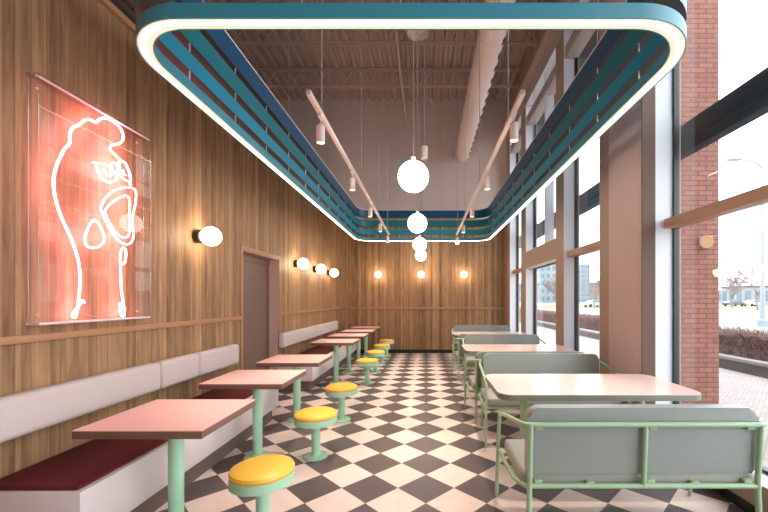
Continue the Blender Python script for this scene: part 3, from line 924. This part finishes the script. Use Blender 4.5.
# parked cars
def car(x, y, rz, paint, label):
    t = thing('parked_car', label, 'car', (x, y, 0), rz, group='cars parked across the road')
    prof = [(-2.15, .35), (-2.2, .75), (-1.9, .92), (-1.35, .98), (-.75, 1.42), (.65, 1.45), (1.35, 1.0), (2.05, .85), (2.2, .6), (2.15, .35)]
    q = B(); L = len(prof)
    a = [q.verts.new((px_, -.85, pz)) for px_, pz in prof]; b = [q.verts.new((px_, .85, pz)) for px_, pz in prof]
    q.faces.new(a); q.faces.new(b[::-1])
    for k in range(L): q.faces.new((a[k], a[(k+1) % L], b[(k+1) % L], b[k]))
    obj('body', q, paint, t, smooth=20)
    for s in (-.86, .86):
        q = B(); vs = [q.verts.new((a_, s, c_)) for a_, c_ in ((-1.2, 1.0), (-.7, 1.36), (.6, 1.38), (1.15, 1.0))]; q.faces.new(vs)
        r_ = bmesh.ops.extrude_face_region(q, geom=q.faces[:])
        for v in [g for g in r_['geom'] if isinstance(g, bmesh.types.BMVert)]: v.co.y += .02*(1 if s > 0 else -1)
        obj('side_window', q, M['win_dark'], t)
    for wx in (-1.35, 1.35):
        for s in (-.88, .68): obj('wheel', cyl(B(), (wx, 0, .33), .33, s, s+.2, 20, 'y', .02), M['tyre'], t)
car(71.5, 86, .15, M['car_a'], 'dark blue car parked across the road, left of the white building')
car(77, 87, .15, M['car_b'], 'silver car parked across the road before the white building')
car(34.5, 76, .2, M['car_b'], 'silver car seen through the window right of the tan post')

# distant buildings
def building(name, label, x, y, w, d, h, mt, cols, rows, z0=0, roof=M['curb_side']):
    t = thing(name, label, 'building', (x, y, 0))
    obj('walls', box(B(), -w/2, w/2, -d/2, d/2, 0, h), mt, t, smooth=0)
    obj('roof', box(B(), -w/2-.2, w/2+.2, -d/2-.2, d/2+.2, h, h+.4), roof, t)
    for i in range(cols):
        for j in range(rows):
            cw, rh = w/cols, h/rows
            q = box(B(), -w/2+cw*(i+.2), -w/2+cw*(i+.8), -d/2-.06, -d/2+.02, rh*(j+.25), rh*(j+.8))
            obj('window_glass', q, M['win_dark'], t)
            cd = d/max(1, cols)
            q = box(B(), -w/2-.06, -w/2+.02, -d/2+cd*(i+.2), -d/2+cd*(i+.8), rh*(j+.25), rh*(j+.8))
            obj('window_glass', q, M['win_dark'], t)
    return t
building('white_pavilion', 'small white building with dark windows across the road', 97, 112, 9, 8, 5.2, M['bld_white'], 3, 1)
building('office_block', 'long low pale building behind the bare trees', 130, 165, 40, 12, 5, M['bld_white'], 6, 1)
building('apartment_tower', 'blue grey apartment tower seen through the window right of the tan post', 106.5, 250, 6, 6, 25, M['bld_grey'], 3, 8)
building('tan_block', 'low tan building next to the grey tower', 120, 262, 16, 10, 13, M['bld_tan'], 4, 3)
building('glass_block', 'pale teal office building seen through the low window', 71, 212, 16, 14, 21, M['bld_pale'], 5, 5)
building('terrace_row', 'low pale row of buildings far down the street', 46, 190, 20, 14, 9, M['bld_white'], 5, 2)

# ------------------------------------------------------------------ light
w = bpy.data.worlds.new('overcast'); S.world = w; w.use_nodes = True
nt = w.node_tree; bg = nt.nodes['Background']
tc = N(nt, 'ShaderNodeTexCoord'); ns_ = N(nt, 'ShaderNodeTexNoise'); ns_.inputs['Scale'].default_value = 1.6; ns_.inputs['Detail'].default_value = 4
nt.links.new(tc.outputs['Generated'], ns_.inputs['Vector'])
mx = N(nt, 'ShaderNodeMix', data_type='RGBA'); mx.inputs['A'].default_value = (.80, .88, 1, 1); mx.inputs['B'].default_value = (1, .99, .97, 1)
nt.links.new(ns_.outputs['Fac'], mx.inputs['Factor']); nt.links.new(mx.outputs['Result'], bg.inputs['Color'])
bg.inputs['Strength'].default_value = 3.0
for _, y0, y1 in OPEN:
    ld = bpy.data.lights.new('window_portal', 'AREA'); ld.shape = 'RECTANGLE'; ld.size = y1-y0; ld.size_y = TOP-SILL
    ld.cycles.is_portal = True
    lo = bpy.data.objects.new('window_portal', ld); COL.objects.link(lo)
    lo.location = (OX+.02, (y0+y1)/2, (TOP+SILL)/2)
    lo.rotation_euler = Matrix(((0, 0, 1), (1, 0, 0), (0, 1, 0))).to_euler()

# ------------------------------------------------------------------ camera
cd = bpy.data.cameras.new('camera'); cam = bpy.data.objects.new('camera', cd); COL.objects.link(cam)
cam.location = (0, 0, EYE); cam.rotation_euler = (PI/2, 0, 0)
cd.sensor_width = 36; cd.lens = 370/768*36
cd.shift_x = -42/768; cd.shift_y = 44/768
cd.clip_start = .05; cd.clip_end = 1000
S.camera = cam
vs = S.view_settings
S.display_settings.display_device = 'sRGB'
vs.view_transform = 'Standard'; vs.look = 'None'; vs.gamma = 1; vs.use_curve_mapping = False
vs.exposure = 0.84
